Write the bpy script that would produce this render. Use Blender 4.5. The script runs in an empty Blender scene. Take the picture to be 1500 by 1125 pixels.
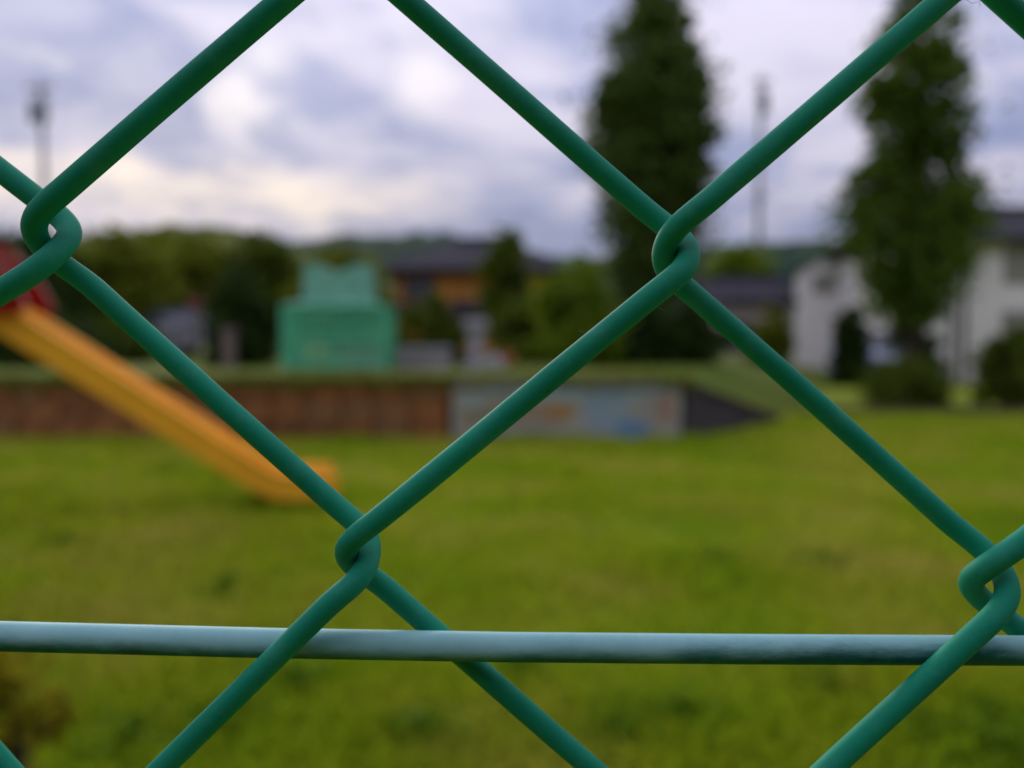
import bpy, math, random
import numpy as np
from mathutils import Vector, Matrix, noise

# ------------------------------------------------------------------ camera, world, sun, exposure
S = bpy.context.scene
COL = S.collection
R = math.radians
CAM_H = 1.2
F_PX = 1177.0                      # focal length in photo pixels (1500 wide)
PITCH = math.atan(62.5 / F_PX)     # camera looks slightly down
FENCE_Y = 0.091                    # the lens is 9 cm from the fence

cam_d = bpy.data.cameras.new('camera')
cam_d.sensor_width = 36.0
cam_d.lens = 36.0 * F_PX / 1500.0
cam_d.clip_start = 0.005
cam_d.clip_end = 3000.0
cam_d.dof.use_dof = True
cam_d.dof.focus_distance = 0.0885
cam_d.dof.aperture_fstop = 12.8
cam_d.dof.aperture_blades = 0
cam = bpy.data.objects.new('camera', cam_d)
COL.objects.link(cam)
cam.location = (0, 0, CAM_H)
cam.rotation_euler = (math.pi / 2 - PITCH, 0, 0)
S.camera = cam

SUN_EL, SUN_AZ = R(17), R(-23)     # behind thin cloud, ahead of the camera and off to one side
sun_dir = Vector((math.sin(SUN_AZ) * math.cos(SUN_EL), math.cos(SUN_AZ) * math.cos(SUN_EL), math.sin(SUN_EL)))

world = bpy.data.worlds.new('World')
S.world = world
world.use_nodes = True


SKY_X, SKY_Y = 7.7, 11.3


def build_world():
    nt = world.node_tree
    nt.nodes.clear()
    N, L = nt.nodes.new, nt.links.new

    def math_n(op, a, b=None, clamp=False):
        n = N('ShaderNodeMath'); n.operation = op; n.use_clamp = clamp
        for i, v in enumerate((a, b)):
            if v is None: continue
            if isinstance(v, (int, float)): n.inputs[i].default_value = v
            else: L(v, n.inputs[i])
        return n.outputs[0]

    def mix(fac, a, b, blend='MIX'):
        n = N('ShaderNodeMix'); n.data_type = 'RGBA'; n.blend_type = blend; n.clamp_result = False
        for s, v in ((n.inputs[0], fac), (n.inputs[6], a), (n.inputs[7], b)):
            if isinstance(v, (int, float)): s.default_value = v
            elif isinstance(v, tuple): s.default_value = (*v, 1)
            else: L(v, s)
        return n.outputs[2]

    def smooth(v, lo, hi):
        n = N('ShaderNodeMapRange'); n.interpolation_type = 'SMOOTHSTEP'
        L(v, n.inputs[0]); n.inputs[1].default_value = lo; n.inputs[2].default_value = hi
        return n.outputs[0]

    tc = N('ShaderNodeTexCoord')
    sep = N('ShaderNodeSeparateXYZ'); L(tc.outputs['Generated'], sep.inputs[0])
    z = math_n('MAXIMUM', sep.outputs[2], 0.0)
    den = math_n('ADD', z, 0.16)
    comb = N('ShaderNodeCombineXYZ')
    L(math_n('DIVIDE', sep.outputs[0], den), comb.inputs[0])
    L(math_n('DIVIDE', sep.outputs[1], den), comb.inputs[1])

    def cloud_noise(scale, detail, off, rough=0.5, dist=0.0):
        m = N('ShaderNodeMapping'); m.inputs['Location'].default_value = off
        L(comb.outputs[0], m.inputs[0])
        n = N('ShaderNodeTexNoise'); n.inputs['Scale'].default_value = scale
        n.inputs['Detail'].default_value = detail; n.inputs['Roughness'].default_value = rough
        n.inputs['Distortion'].default_value = dist
        L(m.outputs[0], n.inputs['Vector'])
        return n.outputs[0]

    sky = N('ShaderNodeTexSky'); sky.sky_type = 'NISHITA'; sky.sun_disc = False
    sky.sun_elevation = SUN_EL; sky.sun_rotation = SUN_AZ
    sky.air_density = 1.0; sky.dust_density = 1.5; sky.ozone_density = 1.5

    big = smooth(cloud_noise(1.25, 5, (SKY_X, SKY_Y, 0), 0.52, 0.3), 0.43, 0.62)
    fine = smooth(cloud_noise(4.2, 5, (7.3, 2.2, 0), 0.55, 0.2), 0.36, 0.66)
    body = mix(big, (2.15, 2.5, 4.1), (5.25, 4.95, 6.05))
    body = mix(math_n('MULTIPLY', fine, 0.45), body, (5.3, 5.1, 6.2))
    dark = smooth(cloud_noise(2.3, 4, (SKY_X + 4.4, SKY_Y + 1.9, 0), 0.5, 0.25), 0.50, 0.66)
    body = mix(math_n('MULTIPLY', dark, 0.85), body, (2.5, 2.85, 4.5))
    # thin spots in the cloud where the sun glows through
    dot = N('ShaderNodeVectorMath'); dot.operation = 'DOT_PRODUCT'
    L(tc.outputs['Generated'], dot.inputs[0]); dot.inputs[1].default_value = sun_dir
    near = smooth(dot.outputs['Value'], 0.90, 0.999)
    thin = smooth(cloud_noise(3.4, 4, (1.3, 5.6, 0), 0.5, 0.1), 0.56, 0.74)
    body = mix(math_n('MULTIPLY', thin, math_n('ADD', math_n('MULTIPLY', near, 0.25), 0.08)), body, (8.0, 7.5, 7.6))
    wob = N('ShaderNodeTexNoise'); wob.inputs['Scale'].default_value = 14; wob.inputs['Detail'].default_value = 3
    L(tc.outputs['Generated'], wob.inputs['Vector'])
    for az, el, rad, amt in ((-16.8, 18.1, 2.8, .40), (-18.3, 15.0, 3.0, .55), (-6.2, 17.6, 3.0, .38)):
        az, el = R(az), R(el)
        v = (math.sin(az) * math.cos(el), math.cos(az) * math.cos(el), math.sin(el))
        dd = N('ShaderNodeVectorMath'); dd.operation = 'DISTANCE'
        L(tc.outputs['Generated'], dd.inputs[0]); dd.inputs[1].default_value = v
        q = math_n('ADD', dd.outputs['Value'], math_n('MULTIPLY', math_n('SUBTRACT', wob.outputs[0], 0.5), 0.11))
        f = math_n('SUBTRACT', 1.0, smooth(q, 0.0, R(rad)))
        body = mix(math_n('MULTIPLY', f, amt), body, (8.3, 7.7, 7.6))
    # warm, brighter band of thin cloud low under the sun
    zb = math_n('ADD', z, math_n('MULTIPLY', math_n('SUBTRACT', wob.outputs[0], 0.5), 0.05))
    low = math_n('MULTIPLY', smooth(zb, 0.115, 0.175), math_n('SUBTRACT', 1.0, smooth(zb, 0.180, 0.212)))
    flat = N('ShaderNodeVectorMath'); flat.operation = 'DOT_PRODUCT'
    L(tc.outputs['Generated'], flat.inputs[0]); flat.inputs[1].default_value = (math.sin(R(-23)), math.cos(R(-23)), 0)
    band = math_n('MULTIPLY', low, smooth(flat.outputs['Value'], 0.915, 0.977))
    body = mix(math_n('MULTIPLY', band, math_n('ADD', 0.45, math_n('MULTIPLY', fine, 0.5))), body, (7.8, 6.8, 6.1))
    # an overcast sky is brighter overhead than at the horizon
    rise = math_n('ADD', 0.62, math_n("MULTIPLY", z, 1.85))
    vm = N('ShaderNodeVectorMath'); vm.operation = 'SCALE'
    L(body, vm.inputs[0]); L(rise, vm.inputs['Scale'])
    col = mix(0.97, sky.outputs[0], vm.outputs[0])
    bg = N('ShaderNodeBackground'); bg.inputs['Strength'].default_value = 0.1
    L(col, bg.inputs['Color'])
    out = N('ShaderNodeOutputWorld'); L(bg.outputs[0], out.inputs['Surface'])


build_world()

sun_d = bpy.data.lights.new('sun', 'SUN')
sun_d.energy = 1.5
sun_d.angle = R(35)
sun_d.color = (1.0, 0.93, 0.84)
sun = bpy.data.objects.new('sun', sun_d)
COL.objects.link(sun)
sun.rotation_euler = (-sun_dir).to_track_quat('-Z', 'Y').to_euler()

S.view_settings.view_transform = 'Standard'
S.view_settings.look = 'None'
S.view_settings.exposure = 0.36
S.view_settings.gamma = 1.0
S.view_settings.use_curve_mapping = False
S.render.engine = 'CYCLES'
S.cycles.max_bounces = 6
S.cycles.use_denoising = True

# ------------------------------------------------------------------ helpers
rng = random.Random(7)
nrg = np.random.default_rng(11)


def at(px, py, Y):
    """world point that a photo pixel shows at forward distance Y"""
    u, v = (px - 750.0) / F_PX, (562.5 - py) / F_PX
    c, s = math.cos(PITCH), math.sin(PITCH)
    d = Vector((u, c + v * s, -s + v * c))
    return Vector((0, 0, CAM_H)) + d * (Y / d.y)


def tag(o, label=None, cat=None, group=None, kind=None):
    for k, v in (('label', label), ('category', cat), ('group', group), ('kind', kind)):
        if v: o[k] = v
    return o


def empty(name, loc=(0, 0, 0), rz=0.0):
    o = bpy.data.objects.new(name, None)
    o.empty_display_size = 0.1
    COL.objects.link(o)
    o.location = loc
    o.rotation_euler = (0, 0, rz)
    return o


def link(name, mesh, parent=None):
    o = bpy.data.objects.new(name, mesh)
    COL.objects.link(o)
    o.parent = parent
    return o


def copy_tree(o, parent=None):
    c = o.copy()
    COL.objects.link(c)
    c.parent = parent
    for ch in list(o.children):
        copy_tree(ch, c)
    return c


class MB:
    def __init__(self):
        self.v, self.f = [], []

    def add(self, vs, fs):
        b = len(self.v)
        self.v += [tuple(p) for p in vs]
        self.f += [tuple(i + b for i in q) for q in fs]
        return self

    def box(self, x0, x1, y0, y1, z0, z1, m=None):
        vs = [Vector(p) for p in ((x0, y0, z0), (x1, y0, z0), (x1, y1, z0), (x0, y1, z0),
                                  (x0, y0, z1), (x1, y0, z1), (x1, y1, z1), (x0, y1, z1))]
        if m is not None: vs = [m @ p for p in vs]
        return self.add(vs, [(3, 2, 1, 0), (4, 5, 6, 7), (0, 1, 5, 4), (1, 2, 6, 5), (2, 3, 7, 6), (3, 0, 4, 7)])

    def bevel_box(self, x0, x1, y0, y1, z0, z1, b):
        """box with chamfered top rim and vertical edges"""
        def ring(i, z):
            a, c, d, e = x0 + i, x1 - i, y0 + i, y1 - i
            return [(a + b, d, z), (c - b, d, z), (c, d + b, z), (c, e - b, z), (c - b, e, z), (a + b, e, z), (a, e - b, z), (a, d + b, z)]
        vs = ring(0, z0) + ring(0, z1 - b) + ring(b, z1)
        fs = [tuple(range(7, -1, -1)), tuple(range(16, 24))]
        for k in (0, 8):
            fs += [(k + i, k + (i + 1) % 8, k + 8 + (i + 1) % 8, k + 8 + i) for i in range(8)]
        return self.add(vs, fs)

    def tube(self, pts, rad, sides=10, cap=True):
        pts = [Vector(p) for p in pts]
        n = len(pts)
        rad = [rad] * n if isinstance(rad, (int, float)) else rad
        t = (pts[1] - pts[0]).normalized()
        u = t.orthogonal().normalized()
        vs, fs = [], []
        for i, p in enumerate(pts):
            t2 = (pts[min(i + 1, n - 1)] - pts[max(i - 1, 0)]).normalized()
            u = t.rotation_difference(t2) @ u
            u = (u - t2 * u.dot(t2)).normalized()
            w = t2.cross(u)
            t = t2
            for k in range(sides):
                a = 2 * math.pi * k / sides
                vs.append(p + (u * math.cos(a) + w * math.sin(a)) * rad[i])
        for i in range(n - 1):
            for k in range(sides):
                a, b = i * sides + k, i * sides + (k + 1) % sides
                fs.append((a, b, b + sides, a + sides))
        if cap:
            fs.append(tuple(range(sides - 1, -1, -1)))
            fs.append(tuple((n - 1) * sides + k for k in range(sides)))
        return self.add(vs, fs)

    def extrude(self, poly, y0, y1, m=None):
        """polygon in (x, z) given a thickness along y"""
        n = len(poly)
        vs = [Vector((x, y0, z)) for x, z in poly] + [Vector((x, y1, z)) for x, z in poly]
        if m is not None: vs = [m @ p for p in vs]
        fs = [tuple(range(n)), tuple(range(2 * n - 1, n - 1, -1))]
        fs += [((i + 1) % n, i, i + n, (i + 1) % n + n) for i in range(n)]
        return self.add(vs, fs)

    def build(self, name, mat, parent=None, smooth=False):
        me = bpy.data.meshes.new(name)
        me.from_pydata(self.v, [], self.f)
        me.materials.append(mat)
        if smooth: me.polygons.foreach_set('use_smooth', [True] * len(me.polygons))
        me.update()
        return link(name, me, parent)


def quads_mesh(name, V, mat, parent=None):
    """V: (n, 4, 3) separate quads"""
    n = len(V)
    me = bpy.data.meshes.new(name)
    me.vertices.add(n * 4); me.loops.add(n * 4); me.polygons.add(n)
    me.vertices.foreach_set('co', V.astype(np.float32).ravel())
    me.loops.foreach_set('vertex_index', np.arange(n * 4, dtype=np.int32))
    me.polygons.foreach_set('loop_start', np.arange(0, n * 4, 4, dtype=np.int32))
    me.materials.append(mat)
    me.update(calc_edges=True)
    return link(name, me, parent)


def leaf_quads(C, size, flat=0.0):
    """kite shaped leaves of random heading at the centres C"""
    n = len(C)
    a = nrg.normal(size=(n, 3)); a[:, 2] *= (1 - flat)
    a /= np.linalg.norm(a, axis=1, keepdims=True)
    b = np.cross(a, nrg.normal(size=(n, 3)))
    b /= np.linalg.norm(b, axis=1, keepdims=True)
    s = size * nrg.uniform(0.6, 1.3, (n, 1))
    return np.stack([C - a * s, C + b * s * 0.42, C + a * s, C - b * s * 0.42], axis=1)


# ------------------------------------------------------------------ materials
def new_mat(name):
    m = bpy.data.materials.new(name)
    m.use_nodes = True
    nt = m.node_tree
    nt.nodes.clear()
    out = nt.nodes.new('ShaderNodeOutputMaterial')
    b = nt.nodes.new('ShaderNodeBsdfPrincipled')
    nt.links.new(b.outputs[0], out.inputs[0])
    return m, nt, b, out


def node(nt, kind, **kw):
    n = nt.nodes.new(kind)
    for k, v in kw.items(): setattr(n, k, v)
    return n


def ramp(nt, src, stops):
    r = nt.nodes.new('ShaderNodeValToRGB')
    while len(r.color_ramp.elements) < len(stops): r.color_ramp.elements.new(0.5)
    for e, (p, c) in zip(r.color_ramp.elements, stops):
        e.position = p; e.color = (*c, 1)
    nt.links.new(src, r.inputs[0])
    return r.outputs[0]


def noise_n(nt, scale, detail=4, coord='Object', rough=0.55):
    tc = nt.nodes.new('ShaderNodeTexCoord')
    n = nt.nodes.new('ShaderNodeTexNoise')
    n.inputs['Scale'].default_value = scale
    n.inputs['Detail'].default_value = detail
    n.inputs['Roughness'].default_value = rough
    nt.links.new(tc.outputs[coord], n.inputs['Vector'])
    return n.outputs[0]


def plain(name, c, rough=0.7, var=0.18, scale=6.0, spec=0.3, bump=0.0, metal=0.0):
    """a painted or mineral surface with uneven tone"""
    m, nt, b, _ = new_mat(name)
    n = noise_n(nt, scale, 5)
    lo = tuple(x * (1 - var) for x in c); hi = tuple(min(1, x * (1 + var)) for x in c)
    nt.links.new(ramp(nt, n, [(0.3, lo), (0.7, hi)]), b.inputs['Base Color'])
    b.inputs['Roughness'].default_value = rough
    b.inputs['Specular IOR Level'].default_value = spec
    b.inputs['Metallic'].default_value = metal
    if bump:
        bp = nt.nodes.new('ShaderNodeBump'); bp.inputs['Strength'].default_value = bump
        nt.links.new(noise_n(nt, scale * 6, 4), bp.inputs['Height'])
        nt.links.new(bp.outputs[0], b.inputs['Normal'])
    return m


def leaf_mat(name, lo, hi, trans=0.25):
    m, nt, b, out = new_mat(name)
    g = nt.nodes.new('ShaderNodeNewGeometry')
    c = ramp(nt, g.outputs['Random Per Island'], [(0.0, lo), (1.0, hi)])
    nt.links.new(c, b.inputs['Base Color'])
    b.inputs['Roughness'].default_value = 0.7
    b.inputs['Specular IOR Level'].default_value = 0.08
    t = nt.nodes.new('ShaderNodeBsdfTranslucent')
    nt.links.new(c, t.inputs['Color'])
    mx = nt.nodes.new('ShaderNodeMixShader'); mx.inputs[0].default_value = trans
    nt.links.new(b.outputs[0], mx.inputs[1]); nt.links.new(t.outputs[0], mx.inputs[2])
    nt.links.new(mx.outputs[0], out.inputs[0])
    return m


def glass_mat(name, c):
    m, nt, b, _ = new_mat(name)
    b.inputs['Base Color'].default_value = (*c, 1)
    b.inputs['Roughness'].default_value = 0.08
    b.inputs['Specular IOR Level'].default_value = 0.6
    return m


def pvc_mat():
    """green plastic coating, slightly chalky, with small nicks and specks"""
    m, nt, b, _ = new_mat('green_plastic_coating')
    L = nt.links.new
    base = ramp(nt, noise_n(nt, 55, 5), [(0.3, (0.001, 0.205, 0.105)), (0.72, (0.005, 0.275, 0.148))])
    specks = ramp(nt, noise_n(nt, 900, 2), [(0.765, (0, 0, 0)), (0.80, (1, 1, 1))])
    mx = node(nt, 'ShaderNodeMix', data_type='RGBA')
    L(specks, mx.inputs[0]); L(base, mx.inputs[6]); mx.inputs[7].default_value = (0.004, 0.06, 0.038, 1)
    chalk = ramp(nt, noise_n(nt, 170, 8, rough=0.75), [(0.50, (0, 0, 0)), (0.76, (0.48, 0.48, 0.48))])
    m2 = node(nt, 'ShaderNodeMix', data_type='RGBA')
    L(chalk, m2.inputs[0]); L(mx.outputs[2], m2.inputs[6]); m2.inputs[7].default_value = (0.07, 0.30, 0.22, 1)
    L(m2.outputs[2], b.inputs['Base Color'])
    b.inputs['Roughness'].default_value = 0.66
    b.inputs['Specular IOR Level'].default_value = 0.24
    bp = node(nt, 'ShaderNodeBump'); bp.inputs['Strength'].default_value = 0.10; bp.inputs['Distance'].default_value = 0.0002
    L(noise_n(nt, 420, 5, rough=0.65), bp.inputs['Height']); L(bp.outputs[0], b.inputs['Normal'])
    return m


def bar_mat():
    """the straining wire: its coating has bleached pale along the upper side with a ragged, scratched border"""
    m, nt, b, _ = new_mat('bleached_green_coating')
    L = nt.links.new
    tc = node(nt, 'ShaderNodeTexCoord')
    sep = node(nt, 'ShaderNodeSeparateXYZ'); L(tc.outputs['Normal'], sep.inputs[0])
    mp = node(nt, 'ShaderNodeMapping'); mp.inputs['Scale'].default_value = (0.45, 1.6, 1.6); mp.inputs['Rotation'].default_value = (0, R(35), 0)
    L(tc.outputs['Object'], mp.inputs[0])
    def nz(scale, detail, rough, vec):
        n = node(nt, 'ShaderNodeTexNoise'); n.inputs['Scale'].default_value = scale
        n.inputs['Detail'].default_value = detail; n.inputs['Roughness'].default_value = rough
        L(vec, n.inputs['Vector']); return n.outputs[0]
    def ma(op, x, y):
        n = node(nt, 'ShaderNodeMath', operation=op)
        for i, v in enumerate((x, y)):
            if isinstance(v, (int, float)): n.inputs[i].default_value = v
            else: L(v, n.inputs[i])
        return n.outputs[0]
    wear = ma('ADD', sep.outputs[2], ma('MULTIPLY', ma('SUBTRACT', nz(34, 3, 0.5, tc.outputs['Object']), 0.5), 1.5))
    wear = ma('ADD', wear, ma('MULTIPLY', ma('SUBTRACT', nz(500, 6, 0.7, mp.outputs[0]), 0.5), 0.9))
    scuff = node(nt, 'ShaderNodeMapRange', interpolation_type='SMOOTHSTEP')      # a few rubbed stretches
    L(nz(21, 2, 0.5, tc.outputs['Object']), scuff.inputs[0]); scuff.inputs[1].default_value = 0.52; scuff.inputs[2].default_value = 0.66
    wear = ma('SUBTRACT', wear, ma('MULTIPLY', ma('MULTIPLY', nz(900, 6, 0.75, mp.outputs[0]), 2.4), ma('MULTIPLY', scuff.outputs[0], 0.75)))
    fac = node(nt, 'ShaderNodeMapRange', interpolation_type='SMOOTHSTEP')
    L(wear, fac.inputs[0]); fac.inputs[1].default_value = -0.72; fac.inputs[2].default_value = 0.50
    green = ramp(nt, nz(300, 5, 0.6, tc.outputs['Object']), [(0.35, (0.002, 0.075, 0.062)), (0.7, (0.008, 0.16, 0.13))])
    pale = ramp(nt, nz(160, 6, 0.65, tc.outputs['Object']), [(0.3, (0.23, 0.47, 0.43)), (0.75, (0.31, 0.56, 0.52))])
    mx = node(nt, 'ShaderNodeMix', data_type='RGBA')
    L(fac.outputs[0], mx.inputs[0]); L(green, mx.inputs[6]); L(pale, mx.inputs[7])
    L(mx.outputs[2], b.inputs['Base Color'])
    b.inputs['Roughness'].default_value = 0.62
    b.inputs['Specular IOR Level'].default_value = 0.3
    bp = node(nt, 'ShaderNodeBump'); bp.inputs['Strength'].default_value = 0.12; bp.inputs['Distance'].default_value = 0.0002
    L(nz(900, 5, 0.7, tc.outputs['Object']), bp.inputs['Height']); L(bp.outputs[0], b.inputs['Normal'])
    return m


def ground_mat(name='lawn_soil_and_grass', stops=((0.13, 0.23, 0.005), (0.21, 0.25, 0.009), (0.29, 0.26, 0.04))):
    m, nt, b, _ = new_mat(name)
    L = nt.links.new
    a = ramp(nt, noise_n(nt, 0.55, 6), list(zip((0.34, 0.52, 0.70), stops)))
    c = ramp(nt, noise_n(nt, 5.0, 6, rough=0.65), [(0.3, (0.55, 0.60, 0.55)), (0.7, (1.15, 1.12, 1.1))])
    mx = node(nt, 'ShaderNodeMix', data_type='RGBA', blend_type='MULTIPLY'); mx.inputs[0].default_value = 1.0
    L(a, mx.inputs[6]); L(c, mx.inputs[7]); L(mx.outputs[2], b.inputs['Base Color'])
    b.inputs['Roughness'].default_value = 0.9
    b.inputs['Specular IOR Level'].default_value = 0.1
    bp = node(nt, 'ShaderNodeBump'); bp.inputs['Strength'].default_value = 0.6; bp.inputs['Distance'].default_value = 0.03
    L(noise_n(nt, 30, 5), bp.inputs['Height']); L(bp.outputs[0], b.inputs['Normal'])
    return m


def block_mat():
    """weathered brown stone; each block has its own tone"""
    m, nt, b, _ = new_mat('brown_walling_stone')
    L = nt.links.new
    oi = node(nt, 'ShaderNodeObjectInfo')
    a = ramp(nt, oi.outputs['Random'], [(0.0, (0.21, 0.078, 0.022)), (0.45, (0.28, 0.105, 0.027)), (0.8, (0.35, 0.13, 0.032)), (1.0, (0.25, 0.12, 0.04))])
    c = ramp(nt, noise_n(nt, 7, 6), [(0.3, (0.6, 0.6, 0.6)), (0.75, (1.2, 1.2, 1.2))])
    mx = node(nt, 'ShaderNodeMix', data_type='RGBA', blend_type='MULTIPLY'); mx.inputs[0].default_value = 1.0
    L(a, mx.inputs[6]); L(c, mx.inputs[7]); L(mx.outputs[2], b.inputs['Base Color'])
    b.inputs['Roughness'].default_value = 0.9
    return m


def mural_mat():
    """pale rendered wall with faded free-hand paint patches; object x runs along the wall, z up"""
    m, nt, b, _ = new_mat('faded_painted_render')
    L = nt.links.new
    tc = node(nt, 'ShaderNodeTexCoord')
    nz = node(nt, 'ShaderNodeTexNoise'); nz.inputs['Scale'].default_value = 3.0; nz.inputs['Detail'].default_value = 4
    L(tc.outputs['Object'], nz.inputs['Vector'])
    wob = node(nt, 'ShaderNodeVectorMath', operation='MULTIPLY_ADD')
    L(nz.outputs['Color'], wob.inputs[0]); wob.inputs[1].default_value = (0.25, 0, 0.16); L(tc.outputs['Object'], wob.inputs[2])
    cur = ramp(nt, noise_n(nt, 2.2, 5), [(0.3, (0.27, 0.25, 0.19)), (0.7, (0.37, 0.355, 0.28))])
    # (centre x, centre z, half width, half height, colour) in metres on the wall
    shapes = [(1.55, .62, 1.3, .14, (.30, .40, .38)), (.42, .28, .34, .13, (.24, .20, .10)), (1.10, .30, .42, .14, (.30, .21, .11)),
              (1.35, .36, .22, .11, (.36, .19, .05)), (1.9, .36, .30, .30, (.24, .32, .35)), (2.2, .12, .22, .11, (.10, .22, .35)),
              (2.62, .34, .13, .2, (.34, .18, .11)), (.75, .12, .5, .08, (.30, .28, .24)), (.25, .55, .16, .18, (.30, .36, .32)),
              (2.45, .62, .24, .10, (.34, .40, .40))]
    for x, z, hw, hh, c in shapes:
        s = node(nt, 'ShaderNodeVectorMath', operation='SUBTRACT'); L(wob.outputs[0], s.inputs[0]); s.inputs[1].default_value = (x + .125, 0, z + .08)
        d = node(nt, 'ShaderNodeVectorMath', operation='MULTIPLY'); L(s.outputs[0], d.inputs[0]); d.inputs[1].default_value = (1 / hw, 0, 1 / hh)
        l = node(nt, 'ShaderNodeVectorMath', operation='LENGTH'); L(d.outputs[0], l.inputs[0])
        r = node(nt, 'ShaderNodeMapRange', interpolation_type='SMOOTHSTEP'); L(l.outputs['Value'], r.inputs[0])
        r.inputs[1].default_value = 1.08; r.inputs[2].default_value = 0.92; r.inputs[3].default_value = 0; r.inputs[4].default_value = 0.85
        mx = node(nt, 'ShaderNodeMix', data_type='RGBA'); L(r.outputs[0], mx.inputs[0]); L(cur, mx.inputs[6]); mx.inputs[7].default_value = (*c, 1)
        cur = mx.outputs[2]
    L(cur, b.inputs['Base Color']); b.inputs['Roughness'].default_value = 0.85
    return m


def hill_mat(name, lo, mid, hi):
    m, nt, b, _ = new_mat(name)
    c = ramp(nt, noise_n(nt, 0.09, 6, rough=0.6), [(0.32, lo), (0.5, mid), (0.68, hi)])
    nt.links.new(c, b.inputs['Base Color'])
    b.inputs['Roughness'].default_value = 0.95
    b.inputs['Specular IOR Level'].default_value = 0.05
    return m


def grass_mat():
    """blades: green patches and drier straw-coloured ones, each blade a little different"""
    m, nt, b, out = new_mat('grass_blades')
    L = nt.links.new
    g = node(nt, 'ShaderNodeNewGeometry')
    patch = ramp(nt, noise_n(nt, 0.75, 5), [(0.36, (0.24, 0.37, 0.008)), (0.50, (0.33, 0.40, 0.014)), (0.66, (0.45, 0.41, 0.06))])
    v = ramp(nt, g.outputs['Random Per Island'], [(0.0, (0.75, 0.8, 0.7)), (1.0, (1.2, 1.15, 1.2))])
    mx = node(nt, 'ShaderNodeMix', data_type='RGBA', blend_type='MULTIPLY'); mx.inputs[0].default_value = 1.0
    L(patch, mx.inputs[6]); L(v, mx.inputs[7])
    L(mx.outputs[2], b.inputs['Base Color']); b.inputs['Roughness'].default_value = 0.7; b.inputs['Specular IOR Level'].default_value = 0.08
    t = node(nt, 'ShaderNodeBsdfTranslucent'); L(mx.outputs[2], t.inputs['Color'])
    ms = node(nt, 'ShaderNodeMixShader'); ms.inputs[0].default_value = 0.45
    L(b.outputs[0], ms.inputs[1]); L(t.outputs[0], ms.inputs[2]); L(ms.outputs[0], out.inputs[0])
    return m


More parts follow.
